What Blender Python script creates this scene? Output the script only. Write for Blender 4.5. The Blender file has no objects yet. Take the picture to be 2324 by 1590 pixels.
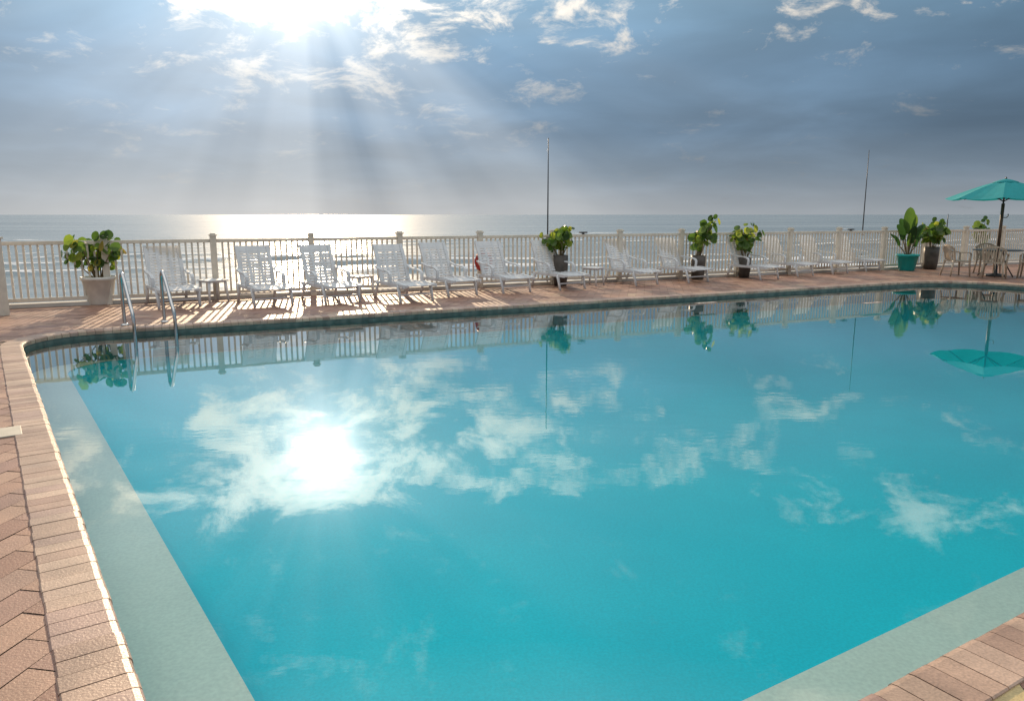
import bpy, math, random
import numpy as np
from mathutils import Vector, Matrix
from mathutils.geometry import tessellate_polygon
random.seed(7); R=math.radians
scene=bpy.context.scene; COL=scene.collection
# ------------------------------------------------------------------ camera
F_=1700.0; PITCH=math.atan(308/1700.0); H=1.7
cam=bpy.data.cameras.new('camera'); camo=bpy.data.objects.new('camera',cam); COL.objects.link(camo)
camo.location=(0,0,H); camo.rotation_euler=(math.pi/2-PITCH,0,0)
cam.sensor_width=36; cam.lens=36*F_/2324; cam.clip_start=.05; cam.clip_end=60000
scene.camera=camo
def ground(px,py,z=0.0):
    u=(px-1162)/F_; v=(py-795)/F_
    dz=-math.sin(PITCH)-v*math.cos(PITCH); dy=math.cos(PITCH)-v*math.sin(PITCH)
    t=(z-H)/dz
    return Vector((u*t,dy*t,z))
FA,FB=18.0,0.47      # fence line y=FA+FB*x
def fy(x): return FA+FB*x
def fence_at(px,off=0.0):
    k=(px-1162)/F_/1.002
    t=(FA-1.105*off)/(1-FB*k); return Vector((k*t,t,0))
# ------------------------------------------------------------------ helpers
class MB:
    def __init__(s): s.v=[]; s.f=[]
    def add(s,vs,fs):
        n=len(s.v); s.v+= [tuple(p) for p in vs]; s.f+=[tuple(i+n for i in f) for f in fs]; return s
    def box(s,c,size,rz=0.0,M=None):
        hx,hy,hz=size[0]/2,size[1]/2,size[2]/2
        P=[Vector((x,y,z)) for x in(-hx,hx) for y in(-hy,hy) for z in(-hz,hz)]
        if M is None: M=Matrix.Rotation(rz,3,'Z')
        P=[M@p+Vector(c) for p in P]
        return s.add(P,[(0,1,3,2),(4,6,7,5),(0,4,5,1),(2,3,7,6),(0,2,6,4),(1,5,7,3)])
    def bar(s,p0,p1,w,h,side=(0,1,0)):
        p0=Vector(p0);p1=Vector(p1); d=(p1-p0); L=d.length; d.normalize()
        sd=Vector(side); sd=(sd-d*sd.dot(d)).normalized(); up=d.cross(sd)
        M=Matrix((d,sd,up)).transposed()
        return s.box((p0+p1)/2,(L,w,h),M=M)
    def tube(s,pts,r,seg=8,cap=True):
        pts=[Vector(p) for p in pts]; n=len(pts)
        rs=r if isinstance(r,(list,tuple)) else [r]*n
        vs=[];prev=None
        for i,p in enumerate(pts):
            d=(pts[min(i+1,n-1)]-pts[max(i-1,0)]).normalized()
            if prev is None:
                a=Vector((1,0,0)) if abs(d.x)<.8 else Vector((0,1,0))
                a=(a-d*a.dot(d)).normalized()
            else: a=(prev-d*prev.dot(d)).normalized()
            prev=a; b=d.cross(a)
            for k in range(seg):
                t=2*math.pi*k/seg; vs.append(p+(a*math.cos(t)+b*math.sin(t))*rs[i])
        fs=[]
        for i in range(n-1):
            for k in range(seg):
                k2=(k+1)%seg; fs.append((i*seg+k,i*seg+k2,(i+1)*seg+k2,(i+1)*seg+k))
        if cap: fs.append(tuple(range(seg-1,-1,-1))); fs.append(tuple((n-1)*seg+k for k in range(seg)))
        return s.add(vs,fs)
    def lathe(s,prof,seg=24,c=(0,0,0)):
        vs=[];n=len(prof)
        for r,z in prof:
            for k in range(seg):
                t=2*math.pi*k/seg; vs.append((c[0]+r*math.cos(t),c[1]+r*math.sin(t),c[2]+z))
        fs=[(i*seg+k,i*seg+(k+1)%seg,(i+1)*seg+(k+1)%seg,(i+1)*seg+k) for i in range(n-1) for k in range(seg)]
        return s.add(vs,fs)
    def build(s,name,mat,parent=None,smooth=False,bevel=0):
        me=bpy.data.meshes.new(name); me.from_pydata(s.v,[],s.f); me.update()
        me.materials.append(mat)
        if smooth: me.polygons.foreach_set('use_smooth',[True]*len(me.polygons))
        o=bpy.data.objects.new(name,me); COL.objects.link(o)
        if parent: o.parent=parent
        if bevel:
            b=o.modifiers.new('bevel','BEVEL'); b.width=bevel; b.segments=2; b.limit_method='ANGLE'
        return o
def tag(o,label,cat,group=None):
    o['label']=label;o['category']=cat
    if group:o['group']=group
    return o
def thing(name,label,cat,loc=(0,0,0),rz=0,group=None):
    o=bpy.data.objects.new(name,None); COL.objects.link(o); o.location=loc; o.rotation_euler=(0,0,rz)
    o.empty_display_size=.2
    return tag(o,label,cat,group)
def struct(o): o['kind']='structure'; return o
def dup(root,loc,rz,label=None):
    r=root.copy(); COL.objects.link(r); r.location=loc; r.rotation_euler=(0,0,rz)
    if label:r['label']=label
    for ch in list(root.children):
        c=ch.copy(); COL.objects.link(c); c.parent=r
        for g in list(ch.children):
            d=g.copy(); COL.objects.link(d); d.parent=c
    return r
# ------------------------------------------------------------------ materials
def nmat(name):
    m=bpy.data.materials.new(name); m.use_nodes=True; nt=m.node_tree; nt.nodes.clear()
    out=nt.nodes.new('ShaderNodeOutputMaterial'); return m,nt,out
def N(nt,t,**kw):
    n=nt.nodes.new(t)
    for k,v in kw.items():
        if k.startswith('i_'): n.inputs[k[2:].replace('_',' ')].default_value=v
        else: setattr(n,k,v)
    return n
def ramp(nt,stops,interp='LINEAR'):
    n=nt.nodes.new('ShaderNodeValToRGB'); n.color_ramp.interpolation=interp
    e=n.color_ramp.elements
    while len(e)>1:e.remove(e[-1])
    for i,(p,c) in enumerate(stops):
        if i==0: el=e[0]; el.position=p
        else: el=e.new(p)
        el.color=(c[0],c[1],c[2],1) if isinstance(c,(tuple,list)) else (c,c,c,1)
    return n
def mixc(nt,fac,a,b,mode='MIX'):
    n=nt.nodes.new('ShaderNodeMix'); n.data_type='RGBA'; n.blend_type=mode
    for idx,val in ((0,fac),(6,a),(7,b)):
        if hasattr(val,'default_value') or hasattr(val,'is_output'): nt.links.new(val,n.inputs[idx])
        elif isinstance(val,(tuple,list)): n.inputs[idx].default_value=(*val[:3],1)
        else: n.inputs[idx].default_value=val if idx==0 else (val,val,val,1)
    return n.outputs[2]
def M1(nt,op,a,b=None,c=None,clamp=False):
    n=nt.nodes.new('ShaderNodeMath'); n.operation=op; n.use_clamp=clamp
    for i,x in enumerate((a,b,c)):
        if x is None: continue
        if isinstance(x,(int,float)): n.inputs[i].default_value=x
        else: nt.links.new(x,n.inputs[i])
    return n.outputs[0]
def simple(name,col,rough=.5,metal=0,var=.12,scale=6,bump=.0,trans=0.0,bscale=60):
    m,nt,out=nmat(name); L=nt.links
    tc=N(nt,'ShaderNodeTexCoord'); no=N(nt,'ShaderNodeTexNoise',i_Scale=scale,i_Detail=5.0)
    L.new(tc.outputs['Object'],no.inputs['Vector'])
    dk=tuple(c*(1-var*1.6) for c in col); lt=tuple(min(1,c*(1+var)) for c in col)
    cr=ramp(nt,[(.3,dk),(.7,lt)]); L.new(no.outputs[0],cr.inputs[0])
    p=N(nt,'ShaderNodeBsdfPrincipled'); L.new(cr.outputs[0],p.inputs['Base Color'])
    p.inputs['Roughness'].default_value=rough; p.inputs['Metallic'].default_value=metal
    if bump:
        n2=N(nt,'ShaderNodeTexNoise',i_Scale=bscale,i_Detail=4.0); L.new(tc.outputs['Object'],n2.inputs['Vector'])
        b=N(nt,'ShaderNodeBump',i_Strength=.6,i_Distance=bump); L.new(n2.outputs[0],b.inputs['Height']); L.new(b.outputs[0],p.inputs['Normal'])
    if trans:
        t=N(nt,'ShaderNodeBsdfTranslucent'); L.new(cr.outputs[0],t.inputs['Color'])
        mx=N(nt,'ShaderNodeMixShader'); mx.inputs[0].default_value=trans
        L.new(p.outputs[0],mx.inputs[1]); L.new(t.outputs[0],mx.inputs[2]); L.new(mx.outputs[0],out.inputs[0])
    else: L.new(p.outputs[0],out.inputs[0])
    return m
def island(name,stops,rough=.6,trans=0,dirt=.35,bump=.002,scale=3.0,spec=.5):
    m,nt,out=nmat(name); L=nt.links
    g=N(nt,'ShaderNodeNewGeometry'); cr=ramp(nt,stops); L.new(g.outputs['Random Per Island'],cr.inputs[0])
    tc=N(nt,'ShaderNodeTexCoord')
    no=N(nt,'ShaderNodeTexNoise',i_Scale=scale,i_Detail=6.0,i_Roughness=.65); L.new(tc.outputs['Object'],no.inputs['Vector'])
    d=ramp(nt,[(.32,1-dirt),(.65,1.0)]); L.new(no.outputs[0],d.inputs[0])
    fine=N(nt,'ShaderNodeTexNoise',i_Scale=90.0,i_Detail=3.0); L.new(tc.outputs['Object'],fine.inputs['Vector'])
    fd=ramp(nt,[(.3,.78),(.7,1.1)]); L.new(fine.outputs[0],fd.inputs[0])
    c=mixc(nt,1.0,cr.outputs[0],d.outputs[0],'MULTIPLY'); c=mixc(nt,1.0,c,fd.outputs[0],'MULTIPLY')
    p=N(nt,'ShaderNodeBsdfPrincipled'); L.new(c,p.inputs['Base Color']); p.inputs['Roughness'].default_value=rough
    p.inputs['Specular IOR Level'].default_value=spec
    if bump:
        b=N(nt,'ShaderNodeBump',i_Strength=.7,i_Distance=bump); L.new(fine.outputs[0],b.inputs['Height']); L.new(b.outputs[0],p.inputs['Normal'])
    if trans:
        t=N(nt,'ShaderNodeBsdfTranslucent'); L.new(c,t.inputs['Color'])
        mx=N(nt,'ShaderNodeMixShader'); mx.inputs[0].default_value=trans
        L.new(p.outputs[0],mx.inputs[1]); L.new(t.outputs[0],mx.inputs[2]); L.new(mx.outputs[0],out.inputs[0])
    else: L.new(p.outputs[0],out.inputs[0])
    return m
m_plastic=simple('white_resin',(.78,.79,.80),.35,var=.04,trans=.22)
m_fence=simple('fence_white',(.72,.66,.56),.4,var=.08,trans=.10)
m_beige=simple('beige_resin',(.50,.40,.30),.45,var=.08,trans=.15)
m_steel=simple('stainless',(.50,.50,.50),.12,metal=1,var=.05)
m_dark=simple('dark_metal',(.03,.03,.032),.4,var=.2)
m_darkpot=simple('dark_pot',(.085,.07,.058),.55,var=.3)
m_whitepot=simple('white_pot',(.74,.72,.66),.55,var=.10,bump=.002)
m_tealpot=simple('teal_pot',(.0,.36,.34),.35,var=.1)
m_soil=simple('soil',(.05,.035,.025),.9,var=.3,scale=30)
m_canopy=simple('teal_canvas',(.01,.32,.34),.8,var=.06,trans=.28)
m_wood=simple('wood_pole',(.12,.07,.04),.5,var=.25,scale=12)
m_red=simple('ring_red',(.40,.035,.03),.5)
m_stem=simple('stem',(.16,.12,.06),.7)
m_leaf=island('sea_grape_leaf',[(0,(.04,.09,.015)),(.45,(.10,.20,.025)),(.75,(.28,.40,.04)),(.94,(.42,.48,.05)),(1,(.40,.26,.05))],.35,trans=.58,dirt=.2,bump=0)
m_leafd=island('dark_leaf',[(0,(.02,.06,.015)),(.5,(.06,.15,.025)),(1,(.26,.36,.04))],.35,trans=.55,dirt=.2,bump=0)
m_brick=island('deck_brick',[(0,(.29,.145,.10)),(.3,(.40,.215,.145)),(.6,(.46,.27,.185)),(.86,(.33,.175,.135)),(1,(.50,.34,.225))],.5,dirt=.42,bump=.003,scale=1.3)
m_yellow=island('yellow_paver',[(0,(.55,.42,.20)),(1,(.60,.46,.24))],.5,dirt=.3,bump=.003)
m_coping=island('coping_brick',[(0,(.36,.22,.165)),(.35,(.50,.335,.245)),(.7,(.57,.40,.295)),(1,(.42,.27,.22))],.45,dirt=.40,bump=.003,scale=2.2)
m_mortar=simple('joint_sand',(.085,.065,.055),.95,var=.25,scale=25)
m_sand=simple('beach_sand',(.42,.34,.25),.9,var=.15,scale=.2)
m_conc=simple('seawall_concrete',(.5,.47,.43),.85,var=.15,scale=1.5)
m_lid=simple('stone_lid',(.48,.43,.35),.6,var=.1,bump=.002)
def plaster(name,c0,c1,scale=1.2):
    m,nt,out=nmat(name);L=nt.links
    tc=N(nt,'ShaderNodeTexCoord'); no=N(nt,'ShaderNodeTexNoise',i_Scale=scale,i_Detail=4.0); L.new(tc.outputs['Object'],no.inputs[0])
    f=N(nt,'ShaderNodeTexNoise',i_Scale=45.0,i_Detail=4.0); L.new(tc.outputs['Object'],f.inputs[0])
    cr=ramp(nt,[(.3,c0),(.7,c1)]); L.new(no.outputs[0],cr.inputs[0])
    fr=ramp(nt,[(.3,.9),(.7,1.06)]); L.new(f.outputs[0],fr.inputs[0])
    p=N(nt,'ShaderNodeBsdfPrincipled',i_Roughness=.8); L.new(mixc(nt,1.0,cr.outputs[0],fr.outputs[0],'MULTIPLY'),p.inputs['Base Color'])
    p.inputs['Specular IOR Level'].default_value=.1
    L.new(p.outputs[0],out.inputs[0]); return m
m_floor=plaster('pool_floor_plaster',(.0,.60,.70),(.0,.72,.80),.35)
m_ledge=plaster('pool_ledge_plaster',(.84,.81,.67),(.90,.87,.72),1.5)
m_wallup=plaster('pool_wall_plaster',(.08,.28,.30),(.12,.34,.34),1.5)
def tile_mat():
    m,nt,out=nmat('waterline_tile');L=nt.links
    tc=N(nt,'ShaderNodeTexCoord'); v=N(nt,'ShaderNodeTexNoise',i_Scale=9.0); L.new(tc.outputs['Object'],v.inputs[0])
    cr=ramp(nt,[(.3,(.07,.09,.08)),(.7,(.14,.165,.145))]); L.new(v.outputs[0],cr.inputs[0])
    p=N(nt,'ShaderNodeBsdfPrincipled',i_Roughness=.25); L.new(cr.outputs[0],p.inputs['Base Color']); L.new(p.outputs[0],out.inputs[0]); return m
m_tile=tile_mat()
def water_mat():
    m,nt,out=nmat('pool_water');L=nt.links
    tc=N(nt,'ShaderNodeTexCoord'); mp=N(nt,'ShaderNodeMapping'); mp.inputs['Rotation'].default_value=(0,0,R(-20)); mp.inputs['Scale'].default_value=(.6,1.3,1)
    L.new(tc.outputs['Object'],mp.inputs[0])
    n1=N(nt,'ShaderNodeTexNoise',i_Scale=5.0,i_Detail=3.0,i_Roughness=.5); L.new(mp.outputs[0],n1.inputs[0])
    n2=N(nt,'ShaderNodeTexNoise',i_Scale=.35,i_Detail=1.0); L.new(mp.outputs[0],n2.inputs[0])
    am=ramp(nt,[(.42,.08),(.62,1.0)]); L.new(n2.outputs[0],am.inputs[0])
    h=M1(nt,'MULTIPLY',n1.outputs[0],am.outputs[0])
    b=N(nt,'ShaderNodeBump',i_Strength=1.0,i_Distance=.0009); L.new(h,b.inputs['Height'])
    fr=N(nt,'ShaderNodeFresnel',i_IOR=1.42); L.new(b.outputs[0],fr.inputs['Normal'])
    F=fr.outputs[0]; F2=M1(nt,'ADD',F,M1(nt,'MULTIPLY',M1(nt,'MULTIPLY',F,M1(nt,'SUBTRACT',1.0,F)),1.1))
    gl=N(nt,'ShaderNodeBsdfGlossy',i_Roughness=.004); L.new(b.outputs[0],gl.inputs['Normal'])
    tr=N(nt,'ShaderNodeBsdfTransparent'); tr.inputs[0].default_value=(.88,.985,.985,1)
    mx=N(nt,'ShaderNodeMixShader'); L.new(F2,mx.inputs[0]); L.new(tr.outputs[0],mx.inputs[1]); L.new(gl.outputs[0],mx.inputs[2])
    L.new(mx.outputs[0],out.inputs[0]); return m
m_water=water_mat()
# ------------------------------------------------------------------ pool outlines
C=[Vector((-7.05,10.58)),Vector((11.7,19.95)),Vector((16.03,11.38)),Vector((-.544,1.33))]
RAD=[.9,1.7,1.0,.5]
def inset(poly,ds):
    n=len(poly); lines=[]
    for i in range(n):
        a,b=poly[i],poly[(i+1)%n]; d=(b-a).normalized(); nr=Vector((d.y,-d.x)); lines.append((a+nr*ds[i],d))
    res=[]
    for i in range(n):
        (p,d),(q,e)=lines[i-1],lines[i]
        den=d.x*e.y-d.y*e.x; w=q-p; t=(w.x*e.y-w.y*e.x)/den; res.append(p+d*t)
    return res
def fillet(poly,rads,k=14):
    pts=[];n=len(poly)
    for i in range(n):
        p=poly[i]; a=(poly[i-1]-p).normalized(); b=(poly[(i+1)%n]-p).normalized()
        ang=a.angle(b); r=max(.03,rads[i]); L=r/math.tan(ang/2)
        c=p+(a+b).normalized()*(r/math.sin(ang/2)); s=p+a*L; e=p+b*L
        a0=math.atan2(s.y-c.y,s.x-c.x); a1=math.atan2(e.y-c.y,e.x-c.x)
        da=(a1-a0+math.pi)%(2*math.pi)-math.pi
        for j in range(k+1):
            t=a0+da*j/k; pts.append(Vector((c.x+r*math.cos(t),c.y+r*math.sin(t))))
    return pts
def outline(off,ds=None):
    ds=ds or [off]*4
    return fillet(inset(C,ds),[r-off for r in RAD])
def ring(name,pa,za,pb,zb,mat,smooth=False):
    mb=MB(); n=len(pa)
    vs=[(p.x,p.y,za) for p in pa]+[(p.x,p.y,zb) for p in pb]
    mb.add(vs,[(i,(i+1)%n,n+(i+1)%n,n+i) for i in range(n)]); return struct(mb.build(name,mat,smooth=smooth))
P0=outline(-.02)
ring('pool_waterline_tiles',P0,-.045,P0,-.22,m_tile)
ring('pool_wall',P0,-.22,P0,-.45,m_wallup)
PL=fillet(inset(C,[.02,.02,.64,.48]),[.8,1.6,.5,.3])
ring('pool_ledge',P0,-.45,PL,-.45,m_ledge)
mb=MB(); n=len(PL); vs=[]; NR=12
PF=fillet(inset(C,[5.0,5.0,1.3,1.1]),[.8,1.5,.8,.6])
for j in range(NR+1):
    f=j/NR
    zz=-.455-1.25*math.sin(f*math.pi/2)
    for a,b in zip(PL,PF):
        p=a.lerp(b,f); vs.append((p.x,p.y,zz))
fs=[(j*n+i,j*n+(i+1)%n,(j+1)*n+(i+1)%n,(j+1)*n+i) for j in range(NR) for i in range(n)]
fs.append(tuple(NR*n+i for i in range(n)))
mb.add(vs,fs); struct(mb.build('pool_floor',m_floor,smooth=True))
mb=MB(); mb.add([(p.x,p.y,-.105) for p in P0],[tuple(range(len(P0)-1,-1,-1))]); struct(mb.build('pool_water',m_water))
def coping():
    import bisect
    path=outline(0.0); n=len(path); cum=[0]
    for i in range(n): cum.append(cum[-1]+(path[(i+1)%n]-path[i]).length)
    T=cum[-1]; cnt=int(T/.112); sp=T/cnt
    def at(s):
        s%=T
        i=min(bisect.bisect_right(cum,s)-1,n-1)
        a=path[i]; b=path[(i+1)%n]; l=(b-a).length
        t=(s-cum[i])/max(l,1e-6)
        def tan(j):
            e1=(path[j%n]-path[j-1 if j>0 else n-1]); e2=(path[(j+1)%n]-path[j%n])
            e1=e1.normalized() if e1.length>1e-6 else e2.normalized(); e2=e2.normalized()
            return (e1+e2).normalized()
        d=(b-a).normalized()
        if l<.5: d=(tan(i)*(1-t)+tan((i+1)%n)*t).normalized()
        return a.lerp(b,t),Vector((-d.y,d.x))
    prof=[(.255,-.05),(.255,.006),(.249,.012),(.035,.012),(.012,.007),(.002,-.005),(0,-.02),(.002,-.05),(.03,-.056)]
    mb=MB()
    for k in range(cnt):
        s0=k*sp+.0025; s1=(k+1)*sp-.0025; dz=random.uniform(-.0015,.0015); dn=random.uniform(-.003,.003)
        vs=[]
        for s in (s0,(s0+s1)/2,s1):
            p,nn=at(s)
            for o,z in prof: q=p+nn*(o+dn); vs.append((q.x,q.y,z+dz))
        m=len(prof); fs=[]
        for a in range(2):
            for j in range(m-1): fs.append((a*m+j,a*m+j+1,(a+1)*m+j+1,(a+1)*m+j))
        fs.append(tuple(range(m-1,-1,-1))); fs.append(tuple(2*m+j for j in range(m)))
        mb.add(vs,fs)
    return mb.build('pool_coping',m_coping)
struct(coping())
fdir=Vector((1,FB)).normalized(); fnorm=Vector((-fdir.y,fdir.x))
def edge(x,o): p=Vector((x,fy(x)))+fnorm*o; return p
outer=[edge(-22,.35),edge(32,.35),Vector((32,-9)),Vector((-22,-9))]
hole=outline(-.012)
tess=tessellate_polygon([[p.to_3d() for p in outer],[p.to_3d() for p in hole]])
allp=outer+hole
mb=MB(); mb.add([(p.x,p.y,-.006) for p in allp],[tuple(t) for t in tess]); bed=struct(mb.build('deck_joint_bed',m_mortar))
ring('coping_bed',hole,-.006,hole,-.05,m_mortar)
def pavers():
    a=.175; ang=R(-10); ca,sa=math.cos(ang),math.sin(ang)
    mid=outline(-.03); cx=[(p.x,p.y) for p in mid]
    def inside(x,y):
        r=False;n=len(cx)
        for i in range(n):
            x1,y1=cx[i];x2,y2=cx[i-1]
            if (y1>y)!=(y2>y) and x<(x2-x1)*(y-y1)/(y2-y1)+x1: r=not r
        return r
    polys=inset(C,[-.16]*4); hp=[]
    for i in range(4):
        p,q=polys[i],polys[(i+1)%4]; d=(q-p).normalized(); hp.append((p.x,p.y,d.y,-d.x))
    vs=[];fs=[]; g=.0024; yel=[]; ty0=ground(2312,1568)
    for i in range(-180,230):
        for j in range(-105,105):
            ox=(i+2*j); oy=(-i+2*j)
            for (x0,y0,x1,y1) in ((0,0,2,1),(2,0,3,2)):
                mx=(ox+(x0+x1)/2)*a; my=(oy+(y0+y1)/2)*a
                X=mx*ca-my*sa; Y=mx*sa+my*ca+6
                if X<-13 or X>22 or Y<-2.5 or (Y-FA-FB*X)>.15: continue
                if abs(X)>.8*Y+2.5: continue
                tx=random.gauss(0,.006);ty=random.gauss(0,.006);z0=random.uniform(0,.0025)
                P=[]
                for (px,py) in ((x0,y0),(x1,y0),(x1,y1),(x0,y1)):
                    lx=(ox+px)*a; ly=(oy+py)*a
                    lx+= g if px==x0 else -g; ly+= g if py==y0 else -g
                    P.append((lx*ca-ly*sa, lx*sa+ly*ca+6, z0+(lx-mx)*tx+(ly-my)*ty))
                D=[[(p[0]-h[0])*h[2]+(p[1]-h[1])*h[3] for h in hp] for p in P]
                if any(min(d)>0 for d in D) or min((X-h[0])*h[2]+(Y-h[1])*h[3] for h in hp)>-.02:
                    near=[k for k in range(4) if (C[k]-Vector((X,Y))).length<RAD[k]*1.3+.45]
                    if near:
                        if any(inside(p[0],p[1]) for p in P) or inside(X,Y): continue
                    else:
                        # cut the brick straight along the outer edge of the coping
                        cd=[(X-h[0])*h[2]+(Y-h[1])*h[3] for h in hp]; e=cd.index(min(cd)); Q=[]
                        for k in range(4):
                            A,B=P[k],P[(k+1)%4]; da,db=D[k][e],D[(k+1)%4][e]
                            if da<=0: Q.append(A)
                            if (da<0)!=(db<0):
                                t=da/(da-db); Q.append(tuple(A[m]+(B[m]-A[m])*t for m in range(3)))
                        if len(Q)<3: continue
                        P=Q
                n=len(vs); vs+=P
                yel.append(1 if math.hypot(X-ty0.x,Y-ty0.y)<.17 else 0)
                fs.append(tuple(range(n,n+len(P))))
    mb=MB(); mb.v=vs; mb.f=fs; o=mb.build('brick_paving',m_brick); o.data.materials.append(m_yellow)
    o.data.polygons.foreach_set('material_index',yel); return o
struct(pavers())
mb=MB(); L=60; c=edge(5,.5); mb.box((c.x,c.y,-2.65),(L,.3,5.28),math.atan(FB)); struct(mb.build('seawall',m_conc))
c0=edge(5,.1); mb=MB()
mb.box((c0.x,c0.y,.035),(L,.22,.08),math.atan(FB)); struct(mb.build('fence_curb',m_conc,bevel=.01))
# sea
def sea():
    ss=np.concatenate([np.arange(40,190,.5),np.geomspace(190,40000,150)]); nc=260
    rows=len(ss); tt=np.linspace(-1,1,nc)
    S=np.repeat(ss[:,None],nc,1); T=tt[None,:]*(S*1.7+30)
    ph=S/2.6+1.3*np.sin(T*.021+.5)+.8*np.sin(T*.06+S*.03)+.4*np.sin(T*.17)
    amp=np.clip((S-38)/25,0,1)*np.exp(-np.clip(S-120,0,None)/110.)*(.6+.4*np.sin(T*.035+S*.06+1.0))*(.75+.25*np.sin(T*.11+2.*np.sin(S*.05)))
    amp=np.clip(amp,.05,1)*np.where(S>600,0,1)
    cr=np.clip(np.sin(ph),0,1)**5
    Z=-5+.85*amp*cr+.05*np.sin(T*.5+S*.9)*np.where(S<250,1,0)
    foam=np.clip(np.clip(np.sin(ph-.45),0,1)**3*amp*1.7,0,1)
    foam=np.maximum(foam,.75*np.clip((72-S)/30,0,1))
    X=fnorm.x*S+fdir.x*T; Y=fnorm.y*S+fdir.y*T
    V=np.stack([X,Y,Z],-1).reshape(-1,3)
    idx=np.arange(rows*nc).reshape(rows,nc)
    Fc=np.stack([idx[:-1,:-1],idx[:-1,1:],idx[1:,1:],idx[1:,:-1]],-1).reshape(-1,4)
    me=bpy.data.meshes.new('sea'); me.vertices.add(len(V)); me.vertices.foreach_set('co',V.ravel())
    me.loops.add(Fc.size); me.loops.foreach_set('vertex_index',Fc.ravel())
    me.polygons.add(len(Fc)); me.polygons.foreach_set('loop_start',np.arange(0,Fc.size,4)); me.polygons.foreach_set('loop_total',np.full(len(Fc),4))
    me.polygons.foreach_set('use_smooth',np.ones(len(Fc),bool)); me.update(); me.validate()
    at=me.attributes.new('foam','FLOAT','POINT'); at.data.foreach_set('value',foam.ravel())
    m,nt,out=nmat('sea_water');L=nt.links
    ge=N(nt,'ShaderNodeNewGeometry'); mp=N(nt,'ShaderNodeMapping'); mp.inputs['Rotation'].default_value=(0,0,-math.atan(FB)); mp.inputs['Scale'].default_value=(.35,1,1)
    L.new(ge.outputs['Position'],mp.inputs[0])
    n1=N(nt,'ShaderNodeTexNoise',i_Scale=1.1,i_Detail=6.0,i_Roughness=.6); L.new(mp.outputs[0],n1.inputs[0])
    n2=N(nt,'ShaderNodeTexNoise',i_Scale=.12,i_Detail=5.0,i_Roughness=.6); L.new(mp.outputs[0],n2.inputs[0])
    n3=N(nt,'ShaderNodeTexNoise',i_Scale=.012,i_Detail=5.0,i_Roughness=.6); L.new(mp.outputs[0],n3.inputs[0])
    at=N(nt,'ShaderNodeAttribute'); at.attribute_name='foam'
    f=M1(nt,'ADD',at.outputs['Fac'],M1(nt,'MULTIPLY',M1(nt,'SUBTRACT',n1.outputs[0],.5),1.6))
    f=M1(nt,'ADD',f,M1(nt,'MULTIPLY',M1(nt,'SUBTRACT',n2.outputs[0],.5),.8))
    fr=ramp(nt,[(.38,0),(.62,1)]); L.new(f,fr.inputs[0])
    h=M1(nt,'ADD',M1(nt,'MULTIPLY',n2.outputs[0],2.2),M1(nt,'MULTIPLY',n1.outputs[0],.35))
    b=N(nt,'ShaderNodeBump',i_Strength=.6,i_Distance=.6); L.new(h,b.inputs['Height'])
    bc=ramp(nt,[(.35,(.17,.20,.215)),(.65,(.26,.295,.31))]); L.new(n3.outputs[0],bc.inputs[0])
    p=N(nt,'ShaderNodeBsdfPrincipled',i_Roughness=.26,i_IOR=1.33); L.new(bc.outputs[0],p.inputs['Base Color']); L.new(b.outputs[0],p.inputs['Normal'])
    d=N(nt,'ShaderNodeBsdfDiffuse'); d.inputs[0].default_value=(.78,.78,.78,1)
    mx=N(nt,'ShaderNodeMixShader'); L.new(fr.outputs[0],mx.inputs[0]); L.new(p.outputs[0],mx.inputs[1]); L.new(d.outputs[0],mx.inputs[2])
    L.new(mx.outputs[0],out.inputs[0]); me.materials.append(m)
    o=bpy.data.objects.new('sea',me); COL.objects.link(o); struct(o)
sea()
def q(s,t,z): return (fnorm.x*s+fdir.x*t,fnorm.y*s+fdir.y*t,z)
mb=MB(); mb.add([q(-400,-900,-5.3),q(-400,900,-5.3),q(16,900,-4.4),q(16,-900,-4.4),q(60,900,-5.5),q(60,-900,-5.5)],[(0,1,2,3),(3,2,4,5)]); struct(mb.build('beach',m_sand))
# ------------------------------------------------------------------ fence
post_x=[-9.5+1.75*i for i in range(18)]
fa=math.atan(FB)
fence=thing('picket_fence','long white picket fence with square capped posts running between pool deck and sea','fence',(0,FA,0))
def loc_(x,z): return (x,FB*x,z)
capm=MB().box((0,0,.015),(.15,.15,.03)).box((0,0,.042),(.10,.10,.028))
for i,x in enumerate(post_x):
    mbp=MB().box((0,0,.64),(.115,.115,1.28)); po=mbp.build('post',m_fence,fence,bevel=.006); po.location=loc_(x,0); po.rotation_euler=(0,0,fa)
    if i==0: c=capm.build('post_cap',m_fence,po,bevel=.005); capmesh=c.data
    else:
        c=bpy.data.objects.new('post_cap',capmesh); COL.objects.link(c); c.parent=po
    c.location=(0,0,1.28)
    if i<len(post_x)-1:
        plen=(Vector((1.75,FB*1.75)).length)-.115; mid=loc_(x+.875,0)
        pm=MB(); n=15; s=plen/(n+1)
        for k in range(n): pm.box((-plen/2+s*(k+1),0,.655),(.036,.024,1.04))
        pan=pm.build('picket_panel',m_fence,fence); pan.location=mid; pan.rotation_euler=(0,0,fa)
        tr=MB().box((0,0,1.185),(plen,.055,.07)).build('top_rail',m_fence,pan,bevel=.006)
        br=MB().box((0,0,.145),(plen,.05,.07)).build('bottom_rail',m_fence,pan,bevel=.006)
gp=ground(9,716)
g=thing('return_fence','short white fence run with thick capped post at the left end of the deck','fence',(gp.x,gp.y,0),R(165))
MB().box((0,0,.65),(.13,.13,1.30)).build('post',m_fence,g,bevel=.008)
MB().box((0,0,1.315),(.17,.17,.035)).box((0,0,1.345),(.11,.11,.03)).build('post_cap',m_fence,g,bevel=.005)
pm=MB()
for k in range(15): pm.box((.2+.12*k,0,.655),(.036,.024,1.04))
pan=pm.build('picket_panel',m_fence,g)
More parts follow.
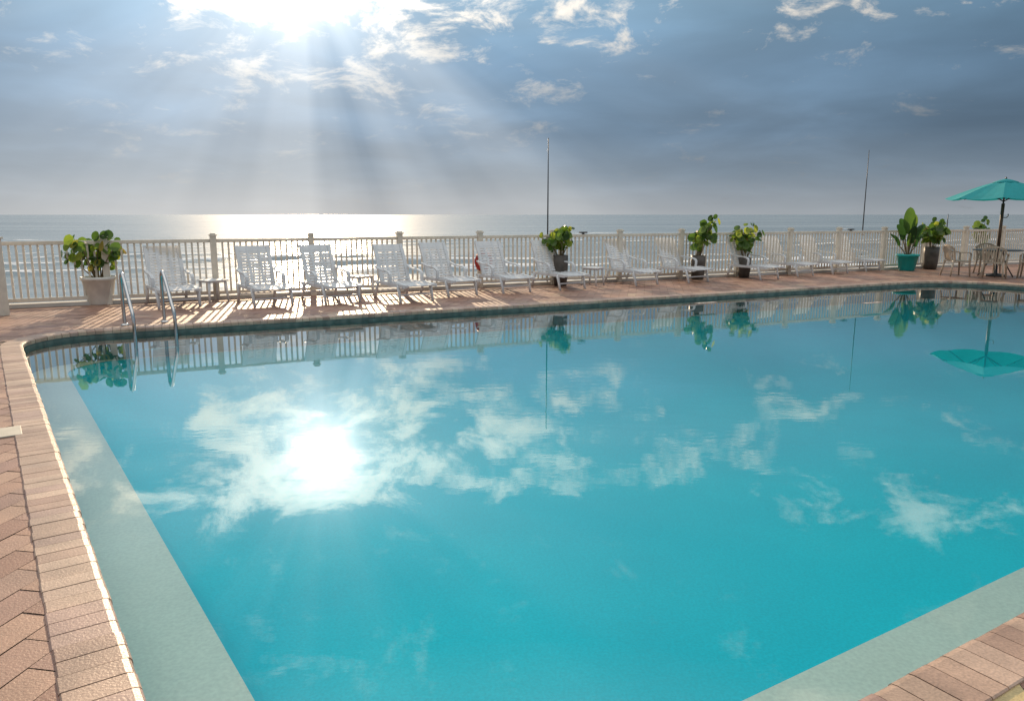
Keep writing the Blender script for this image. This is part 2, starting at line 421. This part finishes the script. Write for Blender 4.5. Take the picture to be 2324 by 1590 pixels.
MB().box((1.0,0,1.185),(1.85,.055,.07)).build('top_rail',m_fence,pan,bevel=.006)
MB().box((1.0,0,.145),(1.85,.05,.07)).build('bottom_rail',m_fence,pan,bevel=.006)
MB().box((2.0,0,.65),(.13,.13,1.30)).build('post',m_fence,g,bevel=.008)
# ------------------------------------------------------------------ loungers
def catm(P,n=6):
    out=[];P=[Vector(p) for p in P]
    for i in range(len(P)-1):
        p0=P[max(i-1,0)];p1=P[i];p2=P[i+1];p3=P[min(i+2,len(P)-1)]
        for k in range(n):
            t=k/n; out.append(.5*((2*p1)+(p2-p0)*t+(2*p0-5*p1+4*p2-p3)*t*t+(3*p1-p0-3*p2+p3)*t**3))
    out.append(P[-1]); return out
def slatpanel(prof,hw,ns,gap,th,mb,ribs=(-.1,.1),solid=0):
    P=[Vector((x,0,z)) for x,z in prof]
    pts=catm(P,6); cum=[0]
    for a,b in zip(pts,pts[1:]): cum.append(cum[-1]+(b-a).length)
    T=cum[-1]
    def at(s):
        for i in range(len(pts)-1):
            if s<=cum[i+1]+1e-6: return pts[i].lerp(pts[i+1],(s-cum[i])/(cum[i+1]-cum[i]))
        return pts[-1]
    for y,wd,tt in [(-hw,.07,th*2.2),(hw,.07,th*2.2)]+[(r,.045,th) for r in ribs]:
        for i in range(len(pts)-1): mb.bar(pts[i]+Vector((0,y,0)),pts[i+1]+Vector((0,y,0)),wd,tt)
    st=T/ns
    for k in range(ns):
        s0=k*st+st*gap; s1=(k+1)*st-st*gap
        if k==0: s0=0
        if k>=ns-1-solid: s0=k*st-st*gap*.5; s1=min(T,(k+1)*st)
        a=at(s0);b=at(s1)
        for y0,y1 in ((-hw,-hw*.4),(-hw*.4,hw*.4),(hw*.4,hw)):
            mb.bar(a+Vector((0,(y0+y1)/2,0)),b+Vector((0,(y0+y1)/2,0)),abs(y1-y0)-.002,th*.8)
def lounger():
    t=thing('pool_lounger','','lounger',group='white loungers in a row along the fence')
    mb=MB(); slatpanel([(-.14,.37),(-.22,.55),(-.33,.82),(-.47,1.09)],.30,13,.13,.02,mb,(-.11,.11),1); mb.build('backrest',m_plastic,t)
    mb=MB(); slatpanel([(-.12,.35),(.15,.32),(.5,.37),(.95,.33)],.30,15,.14,.02,mb,(-.11,.11)); mb.build('seat',m_plastic,t)
    for s in (-1,1):
        y=.355*s; mb=MB(); P=catm([(-.31,y,.66),(-.05,y,.60),(.22,y,.585),(.36,y,.52),(.34,y,.33)],4)
        for a,b in zip(P,P[1:]): mb.bar(a,b,.06,.03)
        mb.build('armrest',m_plastic,t)
        mb=MB()
        mb.bar((-.36,y,.34),(.95,y,.33),.035,.06); mb.build('side_rail',m_plastic,t)
        for x0,x1 in ((-.22,-.36),(.70,.80)):
            mb=MB(); mb.tube([(x0,y,.34),((x0+x1)/2,y,.17),(x1,y,0)],[.04,.03,.027],8); mb.build('leg',m_plastic,t,smooth=True)
    MB().bar((.75,-.35,.15),(.75,.35,.15),.03,.03,(1,0,0)).build('stretcher',m_plastic,t)
    MB().bar((-.29,-.35,.16),(-.29,.35,.16),.03,.03,(1,0,0)).build('stretcher',m_plastic,t)
    return t
base=lounger()
LG=[(388,689,-53,'white slatted pool lounger behind the ladder, first from the left in the row'),
(594,686,-54,'second white pool lounger from the left, just right of the first small side table'),
(740,680,-54,'third white pool lounger from the left, dazzled by the sun glitter behind it'),
(905,677,-55,'fourth white pool lounger from the left, standing in the longest shadows'),
(1006,665,-56,'fifth white pool lounger from the left, between the glitter and the red life ring'),
(1130,658,-56,'white pool lounger standing in front of the red life ring'),
(1254,651,-57,'white pool lounger in front of the leftmost dark tall planter'),
(1418,642,-58,'white pool lounger just right of the farthest small side table'),
(1533,636,-58,'ninth white pool lounger from the left, beside the second dark tall planter'),
(1692,630,-58,'tenth white pool lounger from the left, right of the tallest sea grape'),
(1772,623,-58,'third white pool lounger from the right end, partly hidden behind its neighbour'),
(1852,618,-58,'second white pool lounger from the right end of the row'),
(1928,612,-58,'rightmost white pool lounger, nearest the teal pot')]
for i,(px,py,a,lab) in enumerate(LG):
    p=ground(px,py); a=R(a+random.uniform(-3,3))
    if i==0: base.location=p; base.rotation_euler=(0,0,a); base['label']=lab
    else: dup(base,p,a,lab)
def side_table():
    t=thing('side_table','','table',group='small white side tables between the loungers')
    mb=MB().box((0,0,.425),(.44,.44,.025)).box((0,0,.40),(.38,.38,.03)); mb.build('tabletop',m_plastic,t,bevel=.008)
    for sx in(-1,1):
        for sy in(-1,1): MB().tube([(.17*sx,.17*sy,.40),(.20*sx,.20*sy,0)],[.03,.02],8).build('leg',m_plastic,t,smooth=True)
    return t
tb=side_table()
for i,(px,py,a,lab) in enumerate([(486,684,-40,'small white resin table right of the first lounger, farthest left'),(818,672,-35,'small white resin table between the third and fourth loungers'),(1345,647,-35,'small white resin table just right of the leftmost dark planter')]):
    p=ground(px,py)
    if i==0: tb.location=p; tb.rotation_euler=(0,0,R(a)); tb['label']=lab
    else: dup(tb,p,R(a),lab)
# ------------------------------------------------------------------ plants
def leafdisc(mb,c,nrm,r,rng):
    nrm=nrm.normalized(); a=nrm.orthogonal().normalized(); b=nrm.cross(a); k=9
    ph=rng.uniform(0,6.28)
    vs=[c-nrm*r*.12]
    for i in range(k):
        t=ph+2*math.pi*i/k; rr=r*(1+.08*math.sin(2*t)); vs.append(c+(a*math.cos(t)+b*math.sin(t)*.9)*rr+nrm*(abs(math.cos(t-ph))*r*.18))
    mb.add(vs,[(0,1+i,1+(i+1)%k) for i in range(k)])
def sea_grape(t,z0,h,spread,ns,rng,lr=.075,lean=(0,0)):
    st=MB(); lf=MB()
    for s in range(ns):
        a=2*math.pi*(s+rng.uniform(-.35,.35))/ns; sp=spread*rng.uniform(.25,1.05); hh=h*(rng.uniform(.5,.85) if s else 1.0)
        if s==0: sp*=.4
        p0=Vector((.05*math.cos(a),.05*math.sin(a),z0)); p2=Vector((sp*math.cos(a)+lean[0]*hh/h,sp*math.sin(a)+lean[1]*hh/h,z0+hh)); p1=p0.lerp(p2,.5)+Vector((0,0,hh*.12))+Vector((rng.uniform(-.07,.07),rng.uniform(-.07,.07),0))
        P=catm([p0,p1,p2],5); st.tube(P,[.014-.009*i/(len(P)-1) for i in range(len(P))],6)
        for i in range(3,len(P)):
            for k in range(2 if i>7 else 1):
                th=rng.uniform(0,6.28); d=Vector((math.cos(th),math.sin(th),rng.uniform(-.1,.8)))
                r=lr*rng.uniform(.6,1.2); c=P[i]+d*r*1.45
                leafdisc(lf,c,Vector((d.x*rng.uniform(.2,1),d.y*rng.uniform(.2,1)-.5,rng.uniform(.0,1))),r,rng)
    st.build('stem',m_stem,t,smooth=True); return lf
def planter(px,label,prof,potm,soilz,soilr,top,spread,ns,seed,lr=.075,lean=(0,0),leafm=None,pos=None,off=.30):
    rng=random.Random(seed); p=pos if pos is not None else fence_at(px,off)
    t=thing('potted_plant',label,'potted plant',p,0)
    MB().lathe(prof,28).build('pot',potm,t,smooth=True)
    MB().lathe([(0.001,soilz),(soilr,soilz)],20).build('soil',m_soil,t)
    lf=sea_grape(t,soilz,top-soilz-.05,spread,ns,rng,lr,lean); lf.build('foliage',leafm or m_leaf,t)
    return t
wp=[(.001,.0),(.20,.0),(.215,.02),(.29,.47),(.315,.475),(.32,.53),(.295,.535),(.28,.50),(.27,.46)]
planter(229,'leafy sea grape bush in a large white round pot beside the pool ladder',wp,m_whitepot,.47,.275,1.38,.56,13,3,.088,pos=ground(229,690))
def dp(r,h): return [(.001,0),(r*.82,0),(r*.95,h*.3),(r,h*.7),(r,h),(r*.9,h),(r*.88,h-.05)]
planter(1272,'sea grape plant in a tall dark pot, leftmost of the dark pots',dp(.18,.74),m_darkpot,.69,.16,1.42,.34,9,5,.085)
planter(1583,'tall leaning sea grape in a dark pot, second dark pot from the left',dp(.19,.64),m_darkpot,.59,.17,1.62,.32,8,8,.095,lean=(.30,0))
planter(1688,'bushy sea grape in a dark pot behind the tenth lounger',dp(.17,.54),m_darkpot,.49,.15,1.43,.34,8,11,.095)
planter(2110,'sea grape in a tall dark pot right beside the teal pot',dp(.22,.70),m_darkpot,.65,.2,1.5,.42,10,21,.115,pos=ground(2110,611))
planter(2222,'small sea grape in a dark pot behind the umbrella table',dp(.2,.6),m_darkpot,.55,.17,1.55,.32,6,31,.11,leafm=m_leafd,pos=ground(2222,600))
p=ground(2057,614); t=thing('potted_plant','broad upright paddle leaves in a bright teal round pot','potted plant',p)
MB().lathe([(.001,0),(.21,0),(.225,.02),(.30,.44),(.33,.445),(.335,.50),(.31,.505),(.29,.46)],28).build('pot',m_tealpot,t,smooth=True)
MB().lathe([(.001,.45),(.29,.45)],20).build('soil',m_soil,t)
rng=random.Random(4); lf=MB(); st=MB()
for (ox,oy,zt,w0,bl) in ((-.05,0,1.92,.17,.85),(.16,.1,1.72,.14,.62),(-.46,-.1,1.40,.10,.50),(.42,-.05,1.42,.10,.50),(-.26,.15,1.58,.11,.55),(.05,-.2,1.35,.12,.55),(-.12,-.25,1.15,.10,.42),(.28,.2,1.5,.10,.5),(-.55,.1,1.12,.08,.4),(.50,.15,1.10,.08,.4)):
    base_=Vector((ox*.1,oy*.1,.45)); tip=Vector((ox,oy,zt))
    b0=Vector((ox*.45,oy*.45,zt-bl*.95))
    if b0.z<.6: b0.z=.6
    st.tube(catm([base_,base_.lerp(b0,.5)+Vector((0,0,.03)),b0],4),.016,6)
    B=catm([b0,b0.lerp(tip,.5)+Vector((-ox*.12,0,.05)),tip],7); n=len(B)
    yaw=rng.uniform(-.6,.6); sv=Vector((math.cos(yaw),math.sin(yaw),0))
    vs=[]
    for i,b in enumerate(B):
        f=i/(n-1); w=w0*(math.sin(math.pi*min(.99,.06+f*.94))**.65) if i<n-1 else .004
        d_=(B[min(i+1,n-1)]-B[max(i-1,0)]).normalized(); s2=(sv-d_*sv.dot(d_)).normalized(); up_=d_.cross(s2)
        vs+=[b+s2*w+up_*w*.35,b+s2*w*.5+up_*w*.12,b,b-s2*w*.5+up_*w*.12,b-s2*w+up_*w*.35]
    fs=[(5*i+k,5*i+k+1,5*i+k+6,5*i+k+5) for i in range(n-1) for k in range(4)]
    lf.add(vs,fs)
st.build('stem',m_stem,t,smooth=True); lf.build('foliage',m_leafd,t,smooth=True)
# ------------------------------------------------------------------ umbrella, table, chairs
uc=ground(2258,627)
def umbrella():
    t=thing('patio_umbrella','teal market umbrella open above the round patio table','umbrella',uc)
    ap=2.64; rim=2.14; r=1.42; k=8; mb=MB(); vs=[]; nr=6
    for j in range(nr+1):
        f=j/nr
        for i in range(k*4):
            a=2*math.pi*i/(k*4)+.2; sc=(math.cos(math.pi/k)/math.cos(((i%4)/4*2*math.pi/k)-math.pi/k))
            rr=max(.03,f*r*(sc*.9+.1)); sag=-.05*math.sin(math.pi*((i%4)/4))*f
            vs.append((rr*math.cos(a),rr*math.sin(a),ap-(ap-rim)*(f**1.25)+sag))
    K=k*4
    fs=[(j*K+i,j*K+(i+1)%K,(j+1)*K+(i+1)%K,(j+1)*K+i) for j in range(nr) for i in range(K)]
    mb.add(vs,fs); mb.build('canopy',m_canopy,t)
    MB().lathe([(.03,ap+.02),(.16,ap-.01),(.3,ap-.06),(.31,ap-.08)],24).build('canopy_vent',m_canopy,t,smooth=True)
    MB().lathe([(.001,ap+.08),(.02,ap+.06),(.028,ap+.03),(.015,ap),(.02,ap-.02)],12).build('finial',m_dark,t,smooth=True)
    MB().tube([(0,0,.02),(0,0,1.9),(0,0,ap)],.022,10).build('pole',m_dark,t,smooth=True)
    MB().tube([(0,0,.75),(0,0,2.0)],.042,10).build('pole_sleeve',m_wood,t,smooth=True)
    MB().tube([(.03,0,1.62),(.13,0,1.62),(.17,0,1.66),(.17,0,1.72)],.012,6).build('crank',m_dark,t,smooth=True)
    for i in range(8):
        a=2*math.pi*i/8+.2; c,s=math.cos(a),math.sin(a)
        MB().tube([(0,0,ap-.03),(.7*c,.7*s,ap-(ap-rim)*.43-.03),(1.39*c,1.39*s,rim-.01)],.011,5).build('rib',m_dark,t)
        MB().tube([(0,0,2.05),(.6*c,.6*s,ap-(ap-rim)*.36-.04)],.010,5).build('strut',m_dark,t)
    MB().lathe([(.001,0),(.25,0),(.26,.03),(.24,.06),(.05,.09),(.04,.3),(.001,.3)],20).build('base',m_dark,t,smooth=True)
umbrella()
t=thing('patio_table','round dark metal patio table under the teal umbrella','table',uc)
MB().lathe([(.045,.715),(.60,.715),(.61,.73),(.60,.745),(.045,.745)],32).build('tabletop',m_dark,t)
for i in range(4):
    a=R(45+90*i)+.2; c,s=math.cos(a),math.sin(a)
    MB().tube(catm([(.12*c,.12*s,.71),(.2*c,.2*s,.4),(.42*c,.42*s,0)],4),.018,6).build('leg',m_dark,t,smooth=True)
def pchair():
    t=thing('patio_chair','','chair',group='beige resin armchairs around the patio table')
    MB().box((0,0,.42),(.46,.46,.03)).build('seat',m_beige,t,bevel=.012)
    mb=MB()
    for k in range(9):
        f=(k-4)/4; y=.19*f; y2=.25*f; top=.86-.09*f*f
        mb.bar((-.215+.05*f*f,y,.43),(-.31+.06*f*f,y2,top-.03),.03,.014)
    P=[(-.31+.06*f*f,.27*f,.86-.10*f*f) for f in [x/5-1 for x in range(11)]]
    for a,b in zip(P,P[1:]): mb.bar(a,b,.03,.05,(1,0,0))
    for s in(-1,1): mb.bar((-.17,.22*s,.42),(-.25,.27*s,.77),.035,.03)
    mb.build('backrest',m_beige,t)
    for s in(-1,1):
        mb=MB(); P=catm([(-.24,.265*s,.68),(-.05,.28*s,.665),(.18,.28*s,.655),(.235,.27*s,.60)],4)
        for a,b in zip(P,P[1:]): mb.bar(a,b,.05,.025)
        mb.build('armrest',m_beige,t)
        MB().tube([(.23,.27*s,.62),(.22,.25*s,.4),(.25,.27*s,0)],[.024,.028,.02],8).build('leg',m_beige,t,smooth=True)
        MB().tube([(-.2,.22*s,.44),(-.28,.26*s,0)],[.028,.02],8).build('leg',m_beige,t,smooth=True)
    return t
pc=pchair()
PCS=[(-.52,-.72,'beige resin armchair nearest the pool at the patio table, seen from its slatted back'),
     (-1.0,.20,'leftmost beige resin armchair at the patio table'),
     (.6,-.55,'beige resin armchair on the right-hand side of the umbrella pole'),
     (.35,.95,'beige resin armchair on the far side of the patio table')]
for i,(dx,dy,lab) in enumerate(PCS):
    loc=uc+Vector((dx,dy,0)); rz=math.atan2(-dy,-dx)+random.uniform(-.2,.2)
    if i==0: pc.location=loc; pc.rotation_euler=(0,0,rz); pc['label']=lab
    else: dup(pc,loc,rz,lab)
# ------------------------------------------------------------------ thin poles, fixtures, ring
def whip(px,top,lab,lean=0):
    p=fence_at(px-1); p=p+Vector((fnorm.x,fnorm.y,0))*.09
    t=thing('thin_pole',lab,'pole',p,0)
    MB().tube([(0,0,.0),(0,0,1.25),(lean*.5,0,(top+1.25)/2),(lean,0,top)],[.018,.018,.014,.009],8).build('shaft',m_dark,t,smooth=True)
    for z in(1.1,.5): MB().box((0,0,z),(.06,.06,.05)).build('clamp',m_steel,t)
whip(1247,3.50,'thin dark pole rising from the fence behind the leftmost dark planter')
whip(1956,3.60,'thin dark pole rising from the fence behind the rightmost lounger')
whip(2145,1.72,'short dark stick above the fence beside the teal pot')
def fixture(px,lab):
    p=fence_at(px); t=thing('fence_lamp',lab,'lamp',p,fa,'small dark lamps on the fence rail')
    MB().box((0,0,1.265),(.20,.10,.035)).build('housing',m_dark,t,bevel=.01)
    MB().box((0,0,1.232),(.05,.05,.026)).build('bracket',m_dark,t)
fixture(1322,'small dark lamp on the fence rail right of the taller thin pole'); fixture(1923,'small dark lamp on the fence rail left of the right-hand thin pole')
p=fence_at(1098,.09)
mb=MB(); k=32
vs=[];fs=[];R1,r1=.19,.04
for i in range(k):
    a=2*math.pi*i/k
    for j in range(10):
        b=2*math.pi*j/10; rr=R1+r1*math.cos(b); vs.append((rr*math.cos(a),r1*.7*math.sin(b),rr*math.sin(a)))
for i in range(k):
    for j in range(10): fs.append((i*10+j,((i+1)%k)*10+j,((i+1)%k)*10+(j+1)%10,i*10+(j+1)%10))
mb.add(vs,fs)
t=thing('life_ring','red life ring hung on the white fence behind a lounger','life ring',(p.x,p.y,.62),fa)
mb.build('ring',m_red,t,smooth=True)
for a in (45,135,225,315):
    MB().box((R1*math.cos(R(a)),0,R1*math.sin(R(a))),(.06,.07,.095),M=Matrix.Rotation(-R(a)+math.pi/2,3,'Y')).build('band',m_red,t)
# ------------------------------------------------------------------ ladder
edir=(C[1]-C[0]).normalized(); into=Vector((edir.y,-edir.x))
def onedge(px):
    for k in range(600):
        v=690+k*.15; g_=ground(px,v)
        d=(g_.xy-C[0]).dot(into)
        if d>=0: return g_.xy
e1=onedge(300); e2=onedge(395); mid=(e1+e2)/2; hw=(e2-e1).length/2
t=thing('pool_ladder','stainless steel pool ladder with two bent grab rails at the left end of the pool','ladder',(mid.x,mid.y,0),math.atan2(into.y,into.x)+R(12))
for s in(-1,1):
    P=catm([(-.50,hw*s,0),(-.52,hw*s,.35),(-.50,hw*s,.68),(-.44,hw*s,.80),(-.33,hw*s,.76),(-.05,hw*s,.40),(.09,hw*s,.22),(.12,hw*s,.0),(.12,hw*s,-.5),(.10,hw*s,-1.1)],6)
    MB().tube(P,.027,12).build('grab_rail',m_steel,t,smooth=True)
    MB().lathe([(.028,.035),(.055,.02),(.06,.012)],16,(-.50,hw*s,0)).build('flange',m_steel,t,smooth=True)
for z in(-.3,-.6,-.9): MB().box((.14,0,z),(.09,hw*2-.04,.03)).build('step',m_steel,t,bevel=.005)
p=ground(-2,985); mb=MB(); mb.box((0,0,.008),(.30,.30,.012)); o=mb.build('skimmer_lid',m_lid,bevel=.004); o.location=p; o.rotation_euler=(0,0,R(-55))
tag(o,'pale square stone lid set in the brick paving left of the coping','lid')
m_mark=simple('mark_paint',(.7,.68,.62),.5,var=.1); m_mt=simple('mark_tile',(.30,.20,.16),.4,var=.15)
for px,lab in ((903,'pale depth mark on the far coping in front of the fourth lounger'),(1612,'pale depth mark on the far coping right of the middle of the pool'),(1992,'pale depth mark on the far coping nearest the teal pot')):
    e=onedge(px)-into*.12; rz=math.atan2(edir.y,edir.x)
    t=thing('depth_marker',lab,'marking',(e.x,e.y,.0),rz,'pool depth marks on the far coping')
    MB().box((0,0,.013),(.50,.13,.006)).build('tile',m_mt,t)
    mb=MB()
    for (x,w,h) in((-.17,.05,.07),(-.08,.02,.08),(-.03,.05,.03),(.08,.02,.08),(.12,.05,.02),(.17,.02,.08)): mb.box((x,0,.0175),(w,h,.002))
    mb.build('characters',m_mark,t)
# ------------------------------------------------------------------ light
AZ=-14.6; EL=17.6
sd=Vector((math.sin(R(AZ))*math.cos(R(EL)),math.cos(R(AZ))*math.cos(R(EL)),math.sin(R(EL))))
sl=bpy.data.lights.new('sun','SUN'); sl.energy=5.0; sl.angle=R(.6); sl.color=(1,.76,.50)
so=bpy.data.objects.new('sun',sl); COL.objects.link(so); so.rotation_euler=(-sd).to_track_quat('-Z','Y').to_euler(); so.location=(0,0,20)
w=bpy.data.worlds.new('World'); scene.world=w; w.use_nodes=True; nt=w.node_tree; nt.nodes.clear(); L=nt.links
out=N(nt,'ShaderNodeOutputWorld'); bg=N(nt,'ShaderNodeBackground'); L.new(bg.outputs[0],out.inputs[0])
sky=N(nt,'ShaderNodeTexSky'); sky.sky_type='NISHITA'; sky.sun_disc=False; sky.sun_elevation=R(EL); sky.sun_rotation=R(AZ)
tc=N(nt,'ShaderNodeTexCoord'); nv=N(nt,'ShaderNodeVectorMath',operation='NORMALIZE'); L.new(tc.outputs['Generated'],nv.inputs[0]); D=nv.outputs[0]
sx=N(nt,'ShaderNodeSeparateXYZ'); L.new(D,sx.inputs[0]); dx,dy,dz=sx.outputs
def dot(v):
    n=N(nt,'ShaderNodeVectorMath',operation='DOT_PRODUCT'); L.new(D,n.inputs[0]); n.inputs[1].default_value=v; return n.outputs['Value']
g=M1(nt,'MAXIMUM',dot(sd),0.0)
el=M1(nt,'ABSOLUTE',dz)
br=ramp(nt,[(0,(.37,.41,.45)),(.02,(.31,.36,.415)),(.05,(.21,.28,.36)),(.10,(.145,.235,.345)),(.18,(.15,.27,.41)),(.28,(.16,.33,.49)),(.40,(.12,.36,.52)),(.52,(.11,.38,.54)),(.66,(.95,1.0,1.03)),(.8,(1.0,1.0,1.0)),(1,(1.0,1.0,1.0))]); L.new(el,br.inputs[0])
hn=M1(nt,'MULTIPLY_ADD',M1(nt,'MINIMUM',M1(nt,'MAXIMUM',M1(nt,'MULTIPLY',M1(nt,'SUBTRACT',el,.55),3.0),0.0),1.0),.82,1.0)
den=M1(nt,'ADD',el,.16)
cb=N(nt,'ShaderNodeCombineXYZ'); L.new(M1(nt,'DIVIDE',dx,den),cb.inputs[0]); L.new(M1(nt,'DIVIDE',dy,den),cb.inputs[1])
PV=cb.outputs[0]
st=N(nt,'ShaderNodeTexNoise',i_Scale=1.1,i_Detail=6.0,i_Roughness=.5,i_Distortion=.3); L.new(PV,st.inputs[0])
sr=ramp(nt,[(.30,.78),(.50,.98),(.70,1.30)]); L.new(st.outputs[0],sr.inputs[0])
hz=ramp(nt,[(.0,.15),(.12,1.0)]); L.new(el,hz.inputs[0])
srm=mixc(nt,hz.outputs[0],(1,1,1),sr.outputs[0])
basec=mixc(nt,1.0,br.outputs[0],srm,'MULTIPLY')
side=ramp(nt,[(.0,1.0),(.55,.62),(.74,.66),(.88,.90),(.95,1.08),(1,1.2)]); L.new(g,side.inputs[0])
hz2=ramp(nt,[(.0,.35),(.14,1.0)]); L.new(el,hz2.inputs[0])
sidem=mixc(nt,hz2.outputs[0],(.95,.95,.95),side.outputs[0])
basec=mixc(nt,1.0,basec,sidem,'MULTIPLY')
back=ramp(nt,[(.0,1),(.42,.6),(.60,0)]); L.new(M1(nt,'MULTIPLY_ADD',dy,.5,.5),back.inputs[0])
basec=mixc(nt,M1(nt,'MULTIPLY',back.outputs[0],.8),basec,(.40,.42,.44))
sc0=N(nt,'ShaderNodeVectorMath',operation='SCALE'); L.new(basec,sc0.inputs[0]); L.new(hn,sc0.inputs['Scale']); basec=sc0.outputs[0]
# clouds: a few wisps low down, a thin broken bright band higher up
den2=M1(nt,'ADD',el,.30)
cb2=N(nt,'ShaderNodeCombineXYZ'); L.new(M1(nt,'DIVIDE',dx,den2),cb2.inputs[0]); L.new(M1(nt,'DIVIDE',dy,den2),cb2.inputs[1])
cn=N(nt,'ShaderNodeTexNoise',i_Scale=6.2,i_Detail=12.0,i_Roughness=.66,i_Distortion=.35)
mpc=N(nt,'ShaderNodeMapping'); mpc.inputs['Location'].default_value=(2.1,5.7,.4); L.new(cb2.outputs[0],mpc.inputs[0]); L.new(mpc.outputs[0],cn.inputs[0])
em=ramp(nt,[(.05,0.0),(.13,.12),(.20,.36),(.26,.66),(.30,1.0),(.345,.85),(.385,.15),(.43,.12),(.47,.10),(.55,.4),(1,.9)]); L.new(el,em.inputs[0])
gn=M1(nt,'MULTIPLY',M1(nt,'POWER',g,30.0),.075)
cf=M1(nt,'ADD',M1(nt,'ADD',cn.outputs[0],M1(nt,'MULTIPLY',em.outputs[0],.115)),gn)
cl=ramp(nt,[(.595,0),(.64,.22),(.70,.68),(.78,1)]); L.new(cf,cl.inputs[0])
cfac=M1(nt,'MULTIPLY',cl.outputs[0],M1(nt,'MINIMUM',M1(nt,'MULTIPLY_ADD',em.outputs[0],1.6,.2),1.0))
hs=M1(nt,'MULTIPLY',M1(nt,'SUBTRACT',el,.23),8.0,clamp=True)
cbr=M1(nt,'ADD',M1(nt,'ADD',M1(nt,'MULTIPLY',M1(nt,'MULTIPLY',M1(nt,'POWER',g,35.0),1.0),hs),M1(nt,'MULTIPLY',M1(nt,'POWER',g,8.0),.45)),M1(nt,'MULTIPLY_ADD',M1(nt,'MINIMUM',el,.45),3.0,.05))
ccol=N(nt,'ShaderNodeVectorMath',operation='SCALE'); ccol.inputs[0].default_value=(1.0,.91,.79); L.new(cbr,ccol.inputs['Scale'])
colr=mixc(nt,cfac,basec,ccol.outputs[0])
# sun glow with soft rays
rv=Vector((sd.y,-sd.x,0)).normalized(); uv=rv.cross(sd).normalized()
cr2=N(nt,'ShaderNodeCombineXYZ'); L.new(dot(rv),cr2.inputs[0]); L.new(dot(uv),cr2.inputs[1]); cr2.inputs[2].default_value=0.0
nr=N(nt,'ShaderNodeVectorMath',operation='NORMALIZE'); L.new(cr2.outputs[0],nr.inputs[0])
ofs=N(nt,'ShaderNodeVectorMath',operation='ADD'); L.new(nr.outputs[0],ofs.inputs[0]); ofs.inputs[1].default_value=(4.3,1.9,2.2)
rn=N(nt,'ShaderNodeTexNoise',i_Scale=2.6,i_Detail=2.5,i_Roughness=.5); L.new(ofs.outputs[0],rn.inputs[0])
rr=ramp(nt,[(.36,.25),(.50,.8),(.64,1.5)]); L.new(rn.outputs[0],rr.inputs[0])
wide=M1(nt,'MULTIPLY',M1(nt,'MULTIPLY',M1(nt,'POWER',g,7.5),.19),rr.outputs[0])
g1=M1(nt,'MULTIPLY',M1(nt,'POWER',g,90.0),.34)
g2=M1(nt,'MULTIPLY',M1(nt,'POWER',g,2200.0),4.0)
g3=M1(nt,'MULTIPLY',M1(nt,'POWER',g,450.0),1.5)
glow=M1(nt,'ADD',M1(nt,'ADD',wide,g1),M1(nt,'ADD',g2,g3))
gc=N(nt,'ShaderNodeVectorMath',operation='SCALE'); gc.inputs[0].default_value=(1.0,.95,.86); L.new(glow,gc.inputs['Scale'])
colr=mixc(nt,1.0,colr,gc.outputs[0],'ADD')
sk=N(nt,'ShaderNodeVectorMath',operation='SCALE'); sk.inputs['Scale'].default_value=.0015; L.new(sky.outputs[0],sk.inputs[0])
colr=mixc(nt,1.0,colr,sk.outputs[0],'ADD')
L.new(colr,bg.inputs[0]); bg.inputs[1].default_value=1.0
scene.view_settings.view_transform='Standard'; scene.view_settings.look='None'; scene.view_settings.exposure=0
